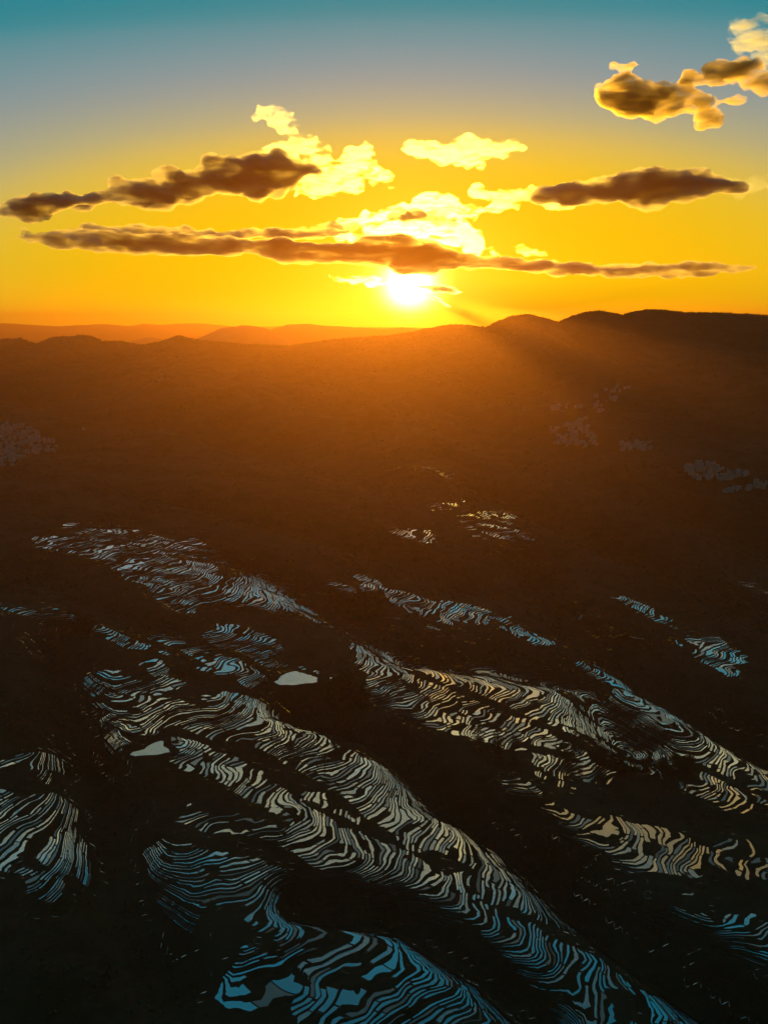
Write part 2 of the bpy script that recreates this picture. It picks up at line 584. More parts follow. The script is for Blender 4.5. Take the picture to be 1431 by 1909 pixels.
# ------------------------------------------------------------------ terrace fields (outlines seen in the photograph)
# name of place, outline pixels
FIELDS = [
 ("long narrow pale rice terrace running down the upper left spur", [(75,1002),(160,1006),(250,1024),(330,1050),(345,1050),(380,1052),(385,1082),(440,1083),(500,1098),(548,1118),(600,1160),(545,1142),(470,1124),(395,1115),(372,1132),(330,1138),(285,1110),(300,1095),(255,1080),(245,1060),(180,1035),(130,1022),(78,1016)]),
 ("thin line of small terraces along the top edge of the upper left spur", [(130,977),(200,984),(260,998),(330,1006),(400,1028),(475,1052),(480,1060),(400,1043),(330,1026),(260,1012),(190,1004),(140,988)]),
 ("warm lit terrace strip ending at the trees in the middle of the picture", [(455,1066),(510,1078),(560,1080),(605,1092),(660,1090),(670,1076),(705,1080),(700,1102),(640,1098),(560,1096),(520,1110),(470,1095),(455,1084)]),
 ("low terrace strip at the left edge above the first dark gully", [(-10,1131),(60,1133),(137,1150),(137,1156),(70,1148),(-10,1142)]),
 ("slanting terrace belt left of centre, above the curved dark field", [(190,1172),(255,1182),(330,1195),(372,1212),(430,1248),(435,1256),(400,1254),(350,1228),(290,1212),(225,1198)]),
 ("oval patch of broad pale terraces between the two left belts", [(410,1165),(440,1166),(475,1168),(515,1192),(518,1210),(480,1222),(440,1216),(420,1205),(385,1188)]),
 ("tiny terrace patch beside the left gully", [(38,1184),(62,1182),(95,1196),(90,1208),(66,1218),(60,1200)]),
 ("small cluster of thin terraces left of the broad pale patch", [(268,1234),(300,1230),(324,1242),(322,1252),(290,1256),(264,1248)]),
 ("terrace steps running up to the bright pond in the middle", [(450,1270),(470,1240),(490,1228),(510,1236),(560,1246),(600,1258),(598,1264),(545,1250),(510,1246),(500,1262),(470,1284)]),
 ("hooked terrace field on the left with a bright upper end", [(160,1290),(165,1262),(180,1250),(222,1254),(240,1270),(290,1271),(335,1271),(315,1284),(270,1284),(225,1300),(195,1308),(190,1290),(172,1296)]),
 ("fan of curved terraces below the middle pond", [(418,1293),(450,1302),(500,1326),(530,1346),(600,1352),(640,1400),(600,1418),(545,1420),(500,1390),(540,1375),(500,1355),(450,1338)]),
 ("long low curving terraces in the dark field left of centre", [(390,1376),(430,1362),(530,1356),(545,1364),(470,1374),(420,1382),(396,1392)]),
 ("terrace flight on the left with its steps above the wedge shaped pond", [(157,1362),(175,1346),(250,1338),(290,1352),(292,1372),(240,1384),(212,1412),(186,1402),(168,1386)]),
 ("dense central terrace flight descending right from the wedge shaped pond", [(302,1374),(340,1378),(380,1388),(395,1410),(420,1396),(480,1416),(520,1438),(505,1450),(560,1462),(625,1468),(640,1490),(700,1530),(725,1600),(690,1614),(640,1590),(590,1562),(545,1500),(490,1500),(440,1484),(400,1460),(350,1432),(320,1410)]),
 ("broad terraces dropping along the right rim of the central spur", [(632,1384),(660,1390),(672,1410),(720,1424),(752,1450),(800,1498),(800,1520),(760,1540),(800,1566),(745,1580),(730,1560),(700,1530),(660,1500),(640,1480),(648,1440)]),
 ("terrace flight at the tip of the central spur above the black ravine", [(740,1546),(800,1540),(850,1548),(905,1552),(955,1552),(985,1576),(960,1600),(1000,1640),(1050,1660),(1090,1690),(1150,1712),(1150,1736),(1100,1748),(1030,1728),(950,1690),(890,1664),(850,1650),(870,1622),(860,1590),(800,1590),(745,1610)]),
 ("broken terrace row at the left below the hooked field", [(-10,1420),(20,1424),(60,1412),(100,1408),(150,1414),(215,1436),(190,1456),(120,1446),(90,1452),(40,1440),(-10,1436)]),
 ("teal terraces stacked at the left edge above the black slope", [(-10,1478),(30,1484),(80,1500),(150,1526),(150,1560),(175,1590),(172,1628),(150,1600),(128,1580),(130,1640),(96,1664),(60,1626),(-10,1622)]),
 ("forked teal terraces hanging over the black slope at lower left", [(255,1548),(285,1552),(340,1566),(430,1580),(480,1610),(570,1650),(572,1668),(520,1690),(505,1716),(470,1680),(430,1676),(395,1630),(352,1640),(372,1672),(345,1718),(300,1716),(330,1670),(328,1640),(285,1596)]),
 ("wide swinging terraces above the forked teal ones", [(262,1534),(330,1514),(390,1500),(450,1506),(520,1514),(560,1530),(640,1580),(690,1620),(705,1650),(690,1690),(640,1690),(600,1640),(560,1606),(480,1574),(420,1566),(340,1548)]),
 ("large blue grey terrace flight at the bottom centre", [(585,1690),(640,1672),(720,1712),(740,1730),(785,1716),(830,1745),(880,1800),(960,1850),(1080,1880),(1190,1930),(560,1930),(600,1860),(570,1800),(570,1740)]),
 ("few thin faint terraces left of the bottom flight", [(480,1776),(530,1766),(560,1760),(555,1820),(500,1846),(440,1850),(470,1800)]),
 ("square blue terraces at the foot of the black ravine", [(915,1755),(990,1752),(1040,1768),(1120,1780),(1150,1810),(1140,1846),(1080,1852),(990,1838),(960,1810)]),
 ("blue terraces in the bottom right corner", [(1170,1770),(1240,1766),(1330,1800),(1390,1820),(1440,1840),(1440,1930),(1210,1930),(1225,1870),(1190,1810)]),
 ("teal terrace strip above the bottom right corner", [(1222,1684),(1300,1700),(1350,1725),(1440,1752),(1440,1800),(1390,1796),(1320,1752),(1240,1716)]),
 ("smooth S curved pale terraces on the right slope", [(1035,1516),(1075,1516),(1100,1530),(1140,1526),(1180,1548),(1215,1530),(1240,1540),(1262,1566),(1310,1580),(1370,1600),(1440,1612),(1440,1634),(1370,1630),(1280,1628),(1160,1612),(1150,1590),(1090,1570),(1060,1540)]),
 ("small golden terrace group just above the right end of the S curved ones", [(1338,1566),(1395,1570),(1405,1606),(1370,1598),(1345,1588)]),
 ("golden shell shaped terraces at the right under the long bright belt", [(1300,1452),(1340,1456),(1390,1470),(1402,1500),(1350,1506),(1320,1486)]),
 ("bright golden and grey terrace belt at the right edge", [(1188,1380),(1215,1360),(1250,1346),(1300,1350),(1350,1372),(1400,1410),(1440,1430),(1440,1452),(1400,1440),(1330,1420),(1310,1428),(1262,1428),(1225,1410)]),
 ("narrow grey terrace strip under the bright belt at the right edge", [(1290,1430),(1340,1432),(1400,1450),(1440,1462),(1440,1480),(1400,1470),(1340,1458),(1295,1450)]),
 ("speckled grey terraces in the dark slope above the golden belt", [(1160,1288),(1195,1294),(1235,1306),(1290,1316),(1295,1336),(1260,1348),(1210,1340),(1180,1320)]),
 ("large pale terrace field right of centre with rounded ends", [(775,1216),(800,1200),(840,1224),(862,1212),(930,1240),(970,1236),(1018,1236),(1022,1260),(985,1275),(1040,1296),(1112,1306),(1110,1334),(1060,1348),(1030,1330),(985,1300),(930,1275),(860,1276),(800,1262),(770,1245)]),
 ("lower pale terrace field between the rounded field and the ravine", [(765,1310),(800,1292),(840,1290),(880,1318),(930,1324),(985,1326),(1040,1358),(1046,1382),(1000,1394),(975,1372),(920,1372),(850,1350),(790,1336)]),
 ("small terraces beside the tree clump in the centre", [(690,1272),(740,1264),(755,1286),(745,1312),(700,1318),(680,1298)]),
 ("golden terrace cluster on the centre right spur", [(718,1098),(752,1104),(800,1116),(850,1128),(890,1124),(912,1140),(905,1160),(860,1168),(815,1158),(770,1138),(735,1122)]),
 ("thin pale terrace tail leading right from the golden cluster", [(920,1150),(945,1154),(965,1176),(1000,1186),(1034,1204),(985,1200),(950,1180)]),
 ("small terrace patch below the trees at the middle", [(645,1162),(690,1156),(730,1158),(700,1176),(690,1194),(655,1186)]),
 ("thin slanting terrace strip in the dark right hand slope", [(1045,1138),(1090,1156),(1150,1176),(1196,1196),(1150,1192),(1100,1172)]),
 ("narrow pale terrace ribbon in the right hand slope", [(1128,1110),(1170,1114),(1215,1136),(1272,1168),(1262,1172),(1205,1150),(1160,1130)]),
 ("tilted block of fine terraces on the far right slope", [(1285,1174),(1320,1186),(1380,1222),(1378,1242),(1355,1258),(1310,1232),(1268,1200)]),
 ("fine golden far terraces under the hazy slope", [(862,954),(890,966),(920,980),(965,992),(1000,1016),(1020,1038),(985,1040),(940,1024),(900,1006),(862,982)]),
 ("tiny golden terraces just above the fine far ones", [(890,956),(925,950),(955,960),(950,976),(925,972)]),
 ("thin far paddies near the valley head", [(735,992),(770,988),(802,992),(800,1010),(760,1012),(738,1006)]),
 ("farthest golden paddy strip in the haze below the sun", [(722,872),(760,876),(830,880),(880,890),(830,890),(740,880)]),
 ("lone thin paddies between the far strips", [(775,944),(815,938),(862,934),(850,944),(800,950)]),
 ("terrace strips at the right edge below the hazy village", [(1370,1092),(1400,1090),(1440,1100),(1440,1132),(1410,1120)]),
 ("last terrace steps at the right edge above the dark slope", [(1405,1142),(1440,1148),(1440,1166),(1418,1158)]),
 ("pale terrace strip along the upper rim of the black ravine", [(898,1438),(930,1436),(965,1446),(1000,1468),(1060,1516),(1034,1520),(985,1496),(940,1466)]),
 ("scattered small terraces above the S curved ones", [(975,1402),(1020,1408),(1060,1420),(1060,1446),(1080,1470),(1040,1466),(1000,1440)]),
 ("interlocking terraces joining the central flight to the spur tip", [(560,1500),(640,1490),(720,1540),(770,1610),(840,1640),(780,1660),(700,1650),(640,1610),(590,1575)]),
 ("dim terraces beside the bottom ravine", [(860,1760),(920,1800),(1000,1850),(1100,1872),(1210,1925),(1000,1925),(900,1836)]),
 ("row of small terraces left of the wedge shaped pond", [(112,1398),(160,1392),(206,1420),(205,1446),(150,1440),(120,1424)]),
 ("short terraces under the oval patch", [(395,1226),(440,1228),(500,1250),(496,1264),(450,1256),(420,1246)]),
 ("thin broken terraces on the slope under the golden cluster", [(800,1176),(850,1172),(900,1186),(1000,1216),(960,1222),(880,1204)]),
 ("thin terraces crossing the dark field above the golden belt", [(1080,1240),(1120,1246),(1180,1276),(1150,1284),(1100,1264)]),
 ("narrow broken terraces filling the slope between the golden cluster and the ravine", [(640,1190),(720,1180),(800,1192),(900,1215),(1010,1225),(1110,1290),(1130,1350),(1080,1400),(960,1400),(860,1370),(760,1345),(700,1330)]),
 ("narrow broken terraces filling the left slope above the central flight", [(170,1310),(260,1300),(400,1300),(560,1340),(640,1380),(640,1470),(540,1450),(420,1400),(330,1370),(200,1340)]),
 ("narrow dim terraces between the central flight and the bottom ravine", [(420,1490),(560,1500),(740,1570),(860,1660),(980,1720),(1080,1760),(960,1770),(860,1720),(700,1700),(560,1640),(440,1560)]),
 ("narrow broken terraces on the slope around the golden belt", [(1110,1330),(1180,1280),(1300,1310),(1440,1400),(1440,1500),(1330,1500),(1220,1450),(1150,1440),(1080,1470),(1060,1420)]),
 ("narrow dim terraces along the bottom right slope", [(1130,1700),(1260,1660),(1440,1720),(1440,1860),(1300,1810),(1180,1790)]),
 ("copper coloured terraces among trees right of centre", [(1070,1398),(1105,1392),(1145,1402),(1200,1406),(1190,1424),(1160,1440),(1120,1424),(1085,1416)]),
]
PONDS = [
 ("bright irregular pond in the middle of the terraces", [(508,1262),(528,1250),(548,1248),(575,1258),(598,1266),(590,1279),(545,1280),(520,1272)]),
 ("wedge shaped pond beside the left terrace flight", [(214,1418),(235,1404),(268,1390),(285,1376),(305,1374),(302,1386),(322,1400),(300,1406),(250,1412)]),
]

NEAR_X, NEAR_Y0, NEAR_Y1, STEP = 620.0, 190.0, 1380.0, 3.6


def grow(a, b, first, ratio, cap):
    out, s, p = [], first, a
    while p < b:
        s = min(s * ratio, cap)
        p += s
        out.append(p)
    return out


nx_in = np.arange(-NEAR_X, NEAR_X + 0.1, STEP)
mid = np.arange(NEAR_X + 9, 1500, 9.0)
side = np.concatenate([mid, grow(mid[-1], 10400, 12, 1.12, 500)])
XS = np.concatenate([-side[::-1], nx_in, side])
ny_in = np.arange(NEAR_Y0, NEAR_Y1 + 0.1, STEP)
front = np.array(grow(-NEAR_Y0, 900, 4, 1.12, 60))
yfar = np.arange(ny_in[-1] + 11, 2760, 11.0)
YS = np.concatenate([-front[::-1], ny_in, yfar, grow(yfar[-1], 10800, 14, 1.14, 500)])
GX, GY = np.meshgrid(XS, YS)
GH = height(GX, GY)


def signed_in(px, py, poly):
    """distance to a world outline, positive inside"""
    inside = np.zeros(px.shape, bool)
    best = np.full(px.shape, 1e9)
    n = len(poly)
    for i in range(n):
        ax, ay = poly[i]
        bx, by = poly[(i + 1) % n]
        dx, dy = bx - ax, by - ay
        t = np.clip(((px - ax) * dx + (py - ay) * dy) / (dx * dx + dy * dy + 1e-9), 0, 1)
        best = np.minimum(best, np.hypot(px - ax - t * dx, py - ay - t * dy))
        c = (ay > py) != (by > py)
        if dy != 0:
            inside ^= c & (px < ax + (py - ay) / dy * dx)
    return np.where(inside, best, -best)


S = np.full(GX.shape, -99.0)
CID = np.full(GX.shape, -1)
EDGE = 5.5 * noise(GX / 24, GY / 24, 51) + 4.0 * noise(GX / 9, GY / 9, 52) + 4.5 + 1.0 * sstep(650, 1000, GY)
UU, VV = GX * DN[0] + GY * DN[1], GX * CN[0] + GY * CN[1]
EDGE = EDGE - 13.0 * sstep(0.20, 0.48, noise(UU / 170 + 0.3, VV / 24, 57)) - 11.0 * sstep(0.20, 0.45, noise(UU / 48, VV / 14 + 3.3, 58))
_all = np.array([p for f in FIELDS + PONDS for p in f[1]], float)
_cut = np.cumsum([len(f[1]) for f in FIELDS + PONDS])[:-1]
_w = np.split(on_ground(_all[:, 0], _all[:, 1]), _cut)
outl, pond_w = _w[:len(FIELDS)], _w[len(FIELDS):]


def window(poly, pad):
    i0, i1 = np.searchsorted(XS, [poly[:, 0].min() - pad, poly[:, 0].max() + pad])
    j0, j1 = np.searchsorted(YS, [poly[:, 1].min() - pad, poly[:, 1].max() + pad])
    return slice(max(j0 - 1, 0), j1 + 1), slice(max(i0 - 1, 0), i1 + 1)


for ci, w in enumerate(outl):
    sl = window(w, 14)
    s = signed_in(GX[sl], GY[sl], w[:, :2].tolist())
    s = np.minimum(s, 9.0) + EDGE[sl] - (3.5 if FIELDS[ci][0].startswith('narrow') and 'slope' in FIELDS[ci][0] or 'narrow dim' in FIELDS[ci][0] else -5.0 if any(q in FIELDS[ci][0] for q in ('blue', 'teal', 'upper left spur', 'few thin', 'swinging')) else 0.0)
    up = s > S[sl]
    S[sl] = np.where(up, s, S[sl])
    CID[sl] = np.where(up, ci, CID[sl])
POND_S = np.full(GX.shape, -99.0)
POND_ID = np.full(GX.shape, -1)
POND_Z = []
for pi_, w in enumerate(pond_w):
    sl = window(w, 14)
    s = signed_in(GX[sl], GY[sl], w[:, :2].tolist()) + 0.35 * (EDGE[sl] - 4.5).clip(-5, 5) - 0.3
    up = s > POND_S[sl]
    POND_S[sl] = np.where(up, s, POND_S[sl])
    POND_ID[sl] = np.where(up, pi_, POND_ID[sl])
    POND_Z.append(float(np.mean(w[:, 2])) - 0.3)
for _pts, _dep, _hw in GULLIES[1:5]:          # no fields in the ravines
    S = np.minimum(S, poly_dist(GX, GY, _pts) - 0.75 * _hw + 0.3 * (EDGE - 4.5))
S = np.minimum(S, -POND_S - 5.0)             # terraces keep clear of the ponds
for pi_ in range(len(PONDS)):                # the ponds lie level
    m = sstep(-7, -0.5, POND_S) * (POND_ID == pi_)
    GH = GH * (1 - m) + (POND_Z[pi_] - 0.4 * sstep(-0.5, 3, POND_S)) * m

BLEND = 3.6
DH = 0.47
TOV = DH * np.arange(-400, 1200)
UNEVEN = np.cumsum(0.55 + 1.1 * _hash(np.arange(1600), np.arange(1600) * 0 + 3, 99))   # terraces of unequal rise
UNEVEN = TOV[0] / DH + UNEVEN / UNEVEN[-1] * 1600
RT = np.clip(0.42 + 0.22 * noise(GX / 60, GY / 60, 61) + 0.16 * noise(GX / 16, GY / 16, 62), 0.14, 0.80)
VC = GX * CN[0] + GY * CN[1] + 5 * noise(GX / 30, GY / 30, 63)
ny, nx = GX.shape
idx = np.arange(ny * nx).reshape(ny, nx)
hot = np.maximum.reduce([S[:-1, :-1], S[1:, :-1], S[:-1, 1:], S[1:, 1:]]) > -BLEND
a, b, c, d = idx[:-1, :-1], idx[:-1, 1:], idx[1:, 1:], idx[1:, :-1]
quads_cold = np.stack([a[~hot], b[~hot], c[~hot], d[~hot]], -1)
tri = np.concatenate([np.stack([a[hot], b[hot], c[hot]], -1), np.stack([a[hot], c[hot], d[hot]], -1)])
ATT = np.stack([GX, GY, np.interp(GH, TOV, UNEVEN), S, RT, VC], -1).reshape(-1, 6)
T = ATT[tri]                                  # (N,3,6): x y level s r v
M_ = np.zeros((len(T), 3), int)               # cluster, terrace level, plot
cvert = CID.reshape(-1)[tri]
svert = S.reshape(-1)[tri]
M_[:, 0] = cvert[np.arange(len(tri)), svert.argmax(1)]


def split(T, M, dv):
    """cut triangles where the value dv (N,3) changes sign; returns (below, above)"""
    pos = dv >= 0
    n = pos.sum(1)
    lowT, lowM, hiT, hiM = [T[n == 0]], [M[n == 0]], [T[n == 3]], [M[n == 3]]
    for k, lone_pos in ((1, True), (2, False)):
        sel = n == k
        if not sel.any():
            continue
        t, m, v_, p_ = T[sel], M[sel], dv[sel], pos[sel]
        first = (p_ if lone_pos else ~p_).argmax(1)
        order = (first[:, None] + np.arange(3)) % 3
        r_ = np.arange(len(t))[:, None]
        t, v_ = t[r_, order], v_[r_, order]
        fa = (v_[:, 0] / (v_[:, 0] - v_[:, 1]))[:, None]
        fb = (v_[:, 0] / (v_[:, 0] - v_[:, 2]))[:, None]
        A = t[:, 0] + (t[:, 1] - t[:, 0]) * fa
        B = t[:, 0] + (t[:, 2] - t[:, 0]) * fb
        one = np.stack([t[:, 0], A, B], 1)
        two = np.concatenate([np.stack([A, t[:, 1], t[:, 2]], 1), np.stack([A, t[:, 2], B], 1)])
        mm = np.concatenate([m, m])
        if lone_pos:
            hiT.append(one); hiM.append(m); lowT.append(two); lowM.append(mm)
        else:
            lowT.append(one); lowM.append(m); hiT.append(two); hiM.append(mm)
    return (np.concatenate(lowT), np.concatenate(lowM)), (np.concatenate(hiT), np.concatenate(hiM))


def split_steps(T, M, val, slot):
    """cut triangles at every whole number of val(T, M) and note the whole number in M[:, slot]"""
    outT, outM = [], []
    while len(T):
        v_ = val(T, M)
        k = np.floor(v_.min(1) + 1e-6)
        over = v_.max(1) > k + 1 + 1e-6
        M = M.copy()
        M[:, slot] = k
        outT.append(T[~over]); outM.append(M[~over])
        T, M, k = T[over], M[over], k[over]
        if not len(T):
            break
        (lt, lm), (ht, hm) = split(T, np.concatenate([M, k[:, None].astype(int)], 1), val(T, M) - (k + 1)[:, None])
        outT.append(lt); outM.append(lm[:, :3])
        T, M = ht, hm[:, :3]
    return np.concatenate(outT), np.concatenate(outM)


T, M_ = split_steps(T, M_, lambda t, m: t[:, :, 2], 1)
frac = lambda t, m: t[:, :, 2] - m[:, 1][:, None]
LIP = 0.06
(riser, riser_m), (T, M_) = split(T, M_, frac(T, M_) - T[:, :, 4])
(bund, bund_m), (T, M_) = split(T, M_, frac(T, M_) - T[:, :, 4] - LIP)
(edge, edge_m), (T, M_) = split(T, M_, T[:, :, 3] - 0.0)


def lvl_rand(m, salt):
    return _hash(m[:, 1] * 7 + m[:, 0] * 131, m[:, 0] + salt, 77)


def plotval(t, m):
    length = 13 + 40 * lvl_rand(m, 5) ** 1.5
    return (t[:, :, 5] / length[:, None]) + lvl_rand(m, 9)[:, None] * 9.0


T, M_ = split_steps(T, M_, plotval, 2)
pf = lambda t, m: plotval(t, m) - m[:, 2][:, None]
(gap, gap_m), (T, M_) = split(T, M_, pf(T, M_) - 0.055)
# dry or fallow plots stay earth
dry = _hash(M_[:, 1] * 13 + M_[:, 2], M_[:, 0] * 3 + 1, 5) < 0.22
fallow, fallow_m = T[dry], M_[dry]
T, M_ = T[~dry], M_[~dry]


def zprof(t, m):
    """height of the stepped hillside"""
    f = frac(t, m)
    r_ = t[:, :, 4]
    k = m[:, 1][:, None]
    low, hi = np.interp(k - 0.26, UNEVEN, TOV), np.interp(k + 0.74, UNEVEN, TOV)
    top = hi + 0.18
    z = np.where(f < r_, low + (top - low) * np.clip(f / r_, 0, 1),
                 top + (hi - top) * np.clip((f - r_) / LIP, 0, 1))
    smooth = np.interp(t[:, :, 2], UNEVEN, TOV)
    w = sstep(-BLEND, -0.6, t[:, :, 3])
    return smooth * (1 - w) + z * w


def with_z(t, m, lift=0.0):
    return np.stack([t[:, :, 0], t[:, :, 1], zprof(t, m) + lift], -1)


earth = np.concatenate([with_z(riser, riser_m), with_z(bund, bund_m), with_z(edge, edge_m),
                        with_z(gap, gap_m, 0.02), with_z(fallow, fallow_m)])


def weld(P, tol=0.004):
    flat = P.reshape(-1, 3)
    key = np.round(flat / tol).astype(np.int64)
    key = (key[:, 0] * 73856093) ^ (key[:, 1] * 19349663) ^ (key[:, 2] * 83492791)
    _, first, inv = np.unique(key, return_index=True, return_inverse=True)
    f = inv.reshape(-1, 3)
    ok = (f[:, 0] != f[:, 1]) & (f[:, 1] != f[:, 2]) & (f[:, 0] != f[:, 2])
    return flat[first], f[ok], ok


# ---- single flooded plots
wv, wf, ok = weld(with_z(T, M_))
wm = M_[ok]
lab = np.arange(len(wv))
for _ in range(400):
    mn = lab[wf].min(1)
    old = lab.copy()
    for j in range(3):
        np.minimum.at(lab, wf[:, j], mn)
    lab = lab[lab]
    if (lab == old).all():
        break
tri_lab = lab[wf[:, 0]]
order = np.argsort(tri_lab, kind='stable')
bounds = np.nonzero(np.diff(tri_lab[order]))[0] + 1
groups = np.split(order, bounds)


def to_px(p):
    q = p - np.array([0, 0, CAM_Z])
    dpt = q[:, 1] * CP - q[:, 2] * SP
    up_ = q[:, 1] * SP + q[:, 2] * CP
    return np.stack([PW / 2 + FPX * q[:, 0] / dpt, PH / 2 - FPX * up_ / dpt], -1)


per_field = {}
slivers = []
for g in groups:
    f = wf[g]
    vs, loc = np.unique(f, return_inverse=True)
    P = wv[vs]
    e1, e2 = wv[f[:, 1]] - wv[f[:, 0]], wv[f[:, 2]] - wv[f[:, 0]]
    area = 0.5 * np.abs(e1[:, 0] * e2[:, 1] - e1[:, 1] * e2[:, 0]).sum()
    if area < 3.0:                            # a sliver: bare mud, part of the ground
        slivers.append(wv[f])
        continue
    q = to_px(P)
    ext = q.max(0) - q.min(0)
    out = (q[:, 0].max() < 0) or (q[:, 0].min() > PW) or (q[:, 1].min() > PH)
    per_field.setdefault(int(wm[g[0], 0]), []).append((0.0 if out else float(np.hypot(*ext)), P, loc.reshape(-1, 3), wm[g[0]]))


ev, ef, _ = weld(np.concatenate([earth] + slivers))
gverts = np.stack([GX, GY, GH], -1).reshape(-1, 3)
used = np.unique(quads_cold)
remap = np.full(ny * nx, -1)
remap[used] = np.arange(len(used))
cold = remap[quads_cold]
tris_cold = np.concatenate([cold[:, [0, 1, 2]], cold[:, [0, 2, 3]]])
all_v = np.concatenate([gverts[used], ev])
all_f = np.concatenate([tris_cold, ef + len(used)])
ground_me = mesh_np("hillside", all_v, all_f)
ground = link("hillside_ground", ground_me, GROUND, kind="structure")

n_paddies = 0
for ci, plots in sorted(per_field.items()):
    plots.sort(key=lambda p: -p[0])
    cen = np.mean(np.concatenate([p[1] for p in plots]), 0)
    root = link("rice_terrace", None, label=FIELDS[ci][0], category="rice terrace", group="flooded rice terraces on the hillside")
    root.location = cen.tolist()
    rest_v, rest_f, off = [], [], 0
    for r_, (size, P, F, m) in enumerate(plots):
        if r_ < 300 and size > 13:
            me = mesh_np("paddy", P - cen, F)
            rnd = random.random()
            link("paddy", me, WATER[0 if rnd < 0.42 else 1 if rnd < 0.58 else 2 if rnd < 0.78 else 3 if rnd < 0.9 else 4], root)
            n_paddies += 1
        else:
            rest_v.append(P - cen); rest_f.append(F + off); off += len(P)
    if rest_v:
        link("small_paddies", mesh_np("small_paddies", np.concatenate(rest_v), np.concatenate(rest_f)), WATER[0], root, kind="stuff")

for pi_, (lab_, _) in enumerate(PONDS):
    cells = (np.minimum.reduce([POND_S[:-1, :-1], POND_S[1:, :-1], POND_S[:-1, 1:], POND_S[1:, 1:]]) > -99) & \
            (np.maximum.reduce([POND_S[:-1, :-1], POND_S[1:, :-1], POND_S[:-1, 1:], POND_S[1:, 1:]]) > -0.5) & (POND_ID[:-1, :-1] == pi_)
    tr = np.concatenate([np.stack([a[cells], b[cells], c[cells]], -1), np.stack([a[cells], c[cells], d[cells]], -1)])
    pt = np.stack([GX, GY, GX * 0 + POND_Z[pi_], POND_S], -1).reshape(-1, 4)[tr]
    (_, _), (pt, _) = split(pt, np.zeros((len(pt), 1), int), pt[:, :, 3] + 0.2)
    pv, pfc, _ = weld(pt[:, :, :3])
    pc = pv.mean(0)
    po = link("pond", mesh_np("pond", pv - pc, pfc), WATER[2], label=lab_, category="pond", group="level ponds among the terraces")
    po.location = pc.tolist()

# ------------------------------------------------------------------ mountains behind the ridge
HILL, _t, _b = new_mat("distant_forest_slope")
_t.links.new(mix_rgb(_t, ramp_of(_t, tex_noise(_t, 0.01, 5), 0.35, 0.65), (0.030, 0.034, 0.016, 1), (0.05, 0.045, 0.022, 1)), _b.inputs['Base Color'])
_b.inputs['Roughness'].default_value = 1.0


def far_range(name, tab, Y, depth):
    tab = np.array(tab, float)
    cx, cz = crest_table(tab, Y)
    n = 260
    x = np.linspace(cx[0], cx[-1], n)
    top = np.interp(x, cx, cz)
    k = np.hanning(5); k /= k.sum()
    top = np.convolve(np.pad(top, 2, 'edge'), k, 'valid') + fbm(x / (Y * 0.02), x * 0 + Y, 71, 4) * Y * 0.0011
    fall = sstep(0, 0.08, (x - x[0]) / (x[-1] - x[0])) * sstep(0, 0.08, (x[-1] - x) / (x[-1] - x[0]))
    rows = []
    for t in np.linspace(-1, 1, 33):
        prof = (1 - abs(t)) ** 0.8
        rough_ = fbm(x / (Y * 0.04), x * 0 + t * 3.0 + 5, 72, 4) * (top - 40) * 0.22 * (prof * (1 - prof) * 4)
        rows.append(np.stack([x, Y + t * depth + 0 * x, 20 + (top - 20) * prof * (0.2 + 0.8 * fall) + rough_], -1))
    v_ = np.concatenate(rows)
    i = np.arange(33 * n).reshape(33, n)
    q = np.stack([i[:-1, :-1], i[:-1, 1:], i[1:, 1:], i[1:, :-1]], -1).reshape(-1, 4)
    return link(name, mesh_np(name, v_, q, True), HILL, kind="structure")


far_range("hills", [(300, 700), (360, 636), (385, 624), (412, 612), (450, 606), (478, 608), (505, 615), (530, 630), (560, 645), (620, 700)], 4300, 700)
far_range("hills", [(400, 680), (480, 626), (512, 612), (535, 605), (575, 604), (620, 608), (680, 611), (720, 613), (750, 610), (800, 616), (900, 640), (1000, 680)], 5200, 500)
far_range("hills", [(150, 680), (230, 640), (262, 631), (285, 629), (310, 634), (360, 680)], 5600, 500)
far_range("hills", [(-400, 612), (-200, 610), (-60, 600), (0, 602), (50, 605), (100, 608), (150, 606), (200, 604), (240, 608), (270, 603), (300, 606), (350, 602), (400, 605), (450, 610), (520, 608),
                    (620, 610), (720, 610), (860, 612), (1000, 612), (1200, 614), (1500, 612), (1900, 614)], 9900, 700)

# ------------------------------------------------------------------ villages
def col_mat(name, colr, rough=0.85, var=0.25):
    m, t, b = new_mat(name)
    oi = t.nodes.new('ShaderNodeObjectInfo')
    dark = tuple(c * (1 - var) for c in colr[:3]) + (1,)
    n = tex_noise(t, 0.6, 4)
    ad = t.nodes.new('ShaderNodeMath')
    ad.operation = 'MULTIPLY_ADD'
    t.links.new(oi.outputs['Random'], ad.inputs[0])
    ad.inputs[1].default_value = 0.7
    t.links.new(n, ad.inputs[2])
    t.links.new(mix_rgb(t, ramp_of(t, ad.outputs[0], 0.3, 1.2), dark, colr), b.inputs['Base Color'])
    b.inputs['Roughness'].default_value = rough
    return m


WALLM = [col_mat("pale_plaster", (0.36, 0.24, 0.15, 1)), col_mat("tan_brick", (0.26, 0.16, 0.09, 1))]
ROOFM = [col_mat("grey_roof", (0.20, 0.17, 0.15, 1)), col_mat("clay_roof", (0.28, 0.15, 0.09, 1))]
GLASSM, _t, _b = new_mat("window_glass")
_b.inputs['Base Color'].default_value = (0.03, 0.035, 0.04, 1)
_b.inputs['Roughness'].default_value = 0.1


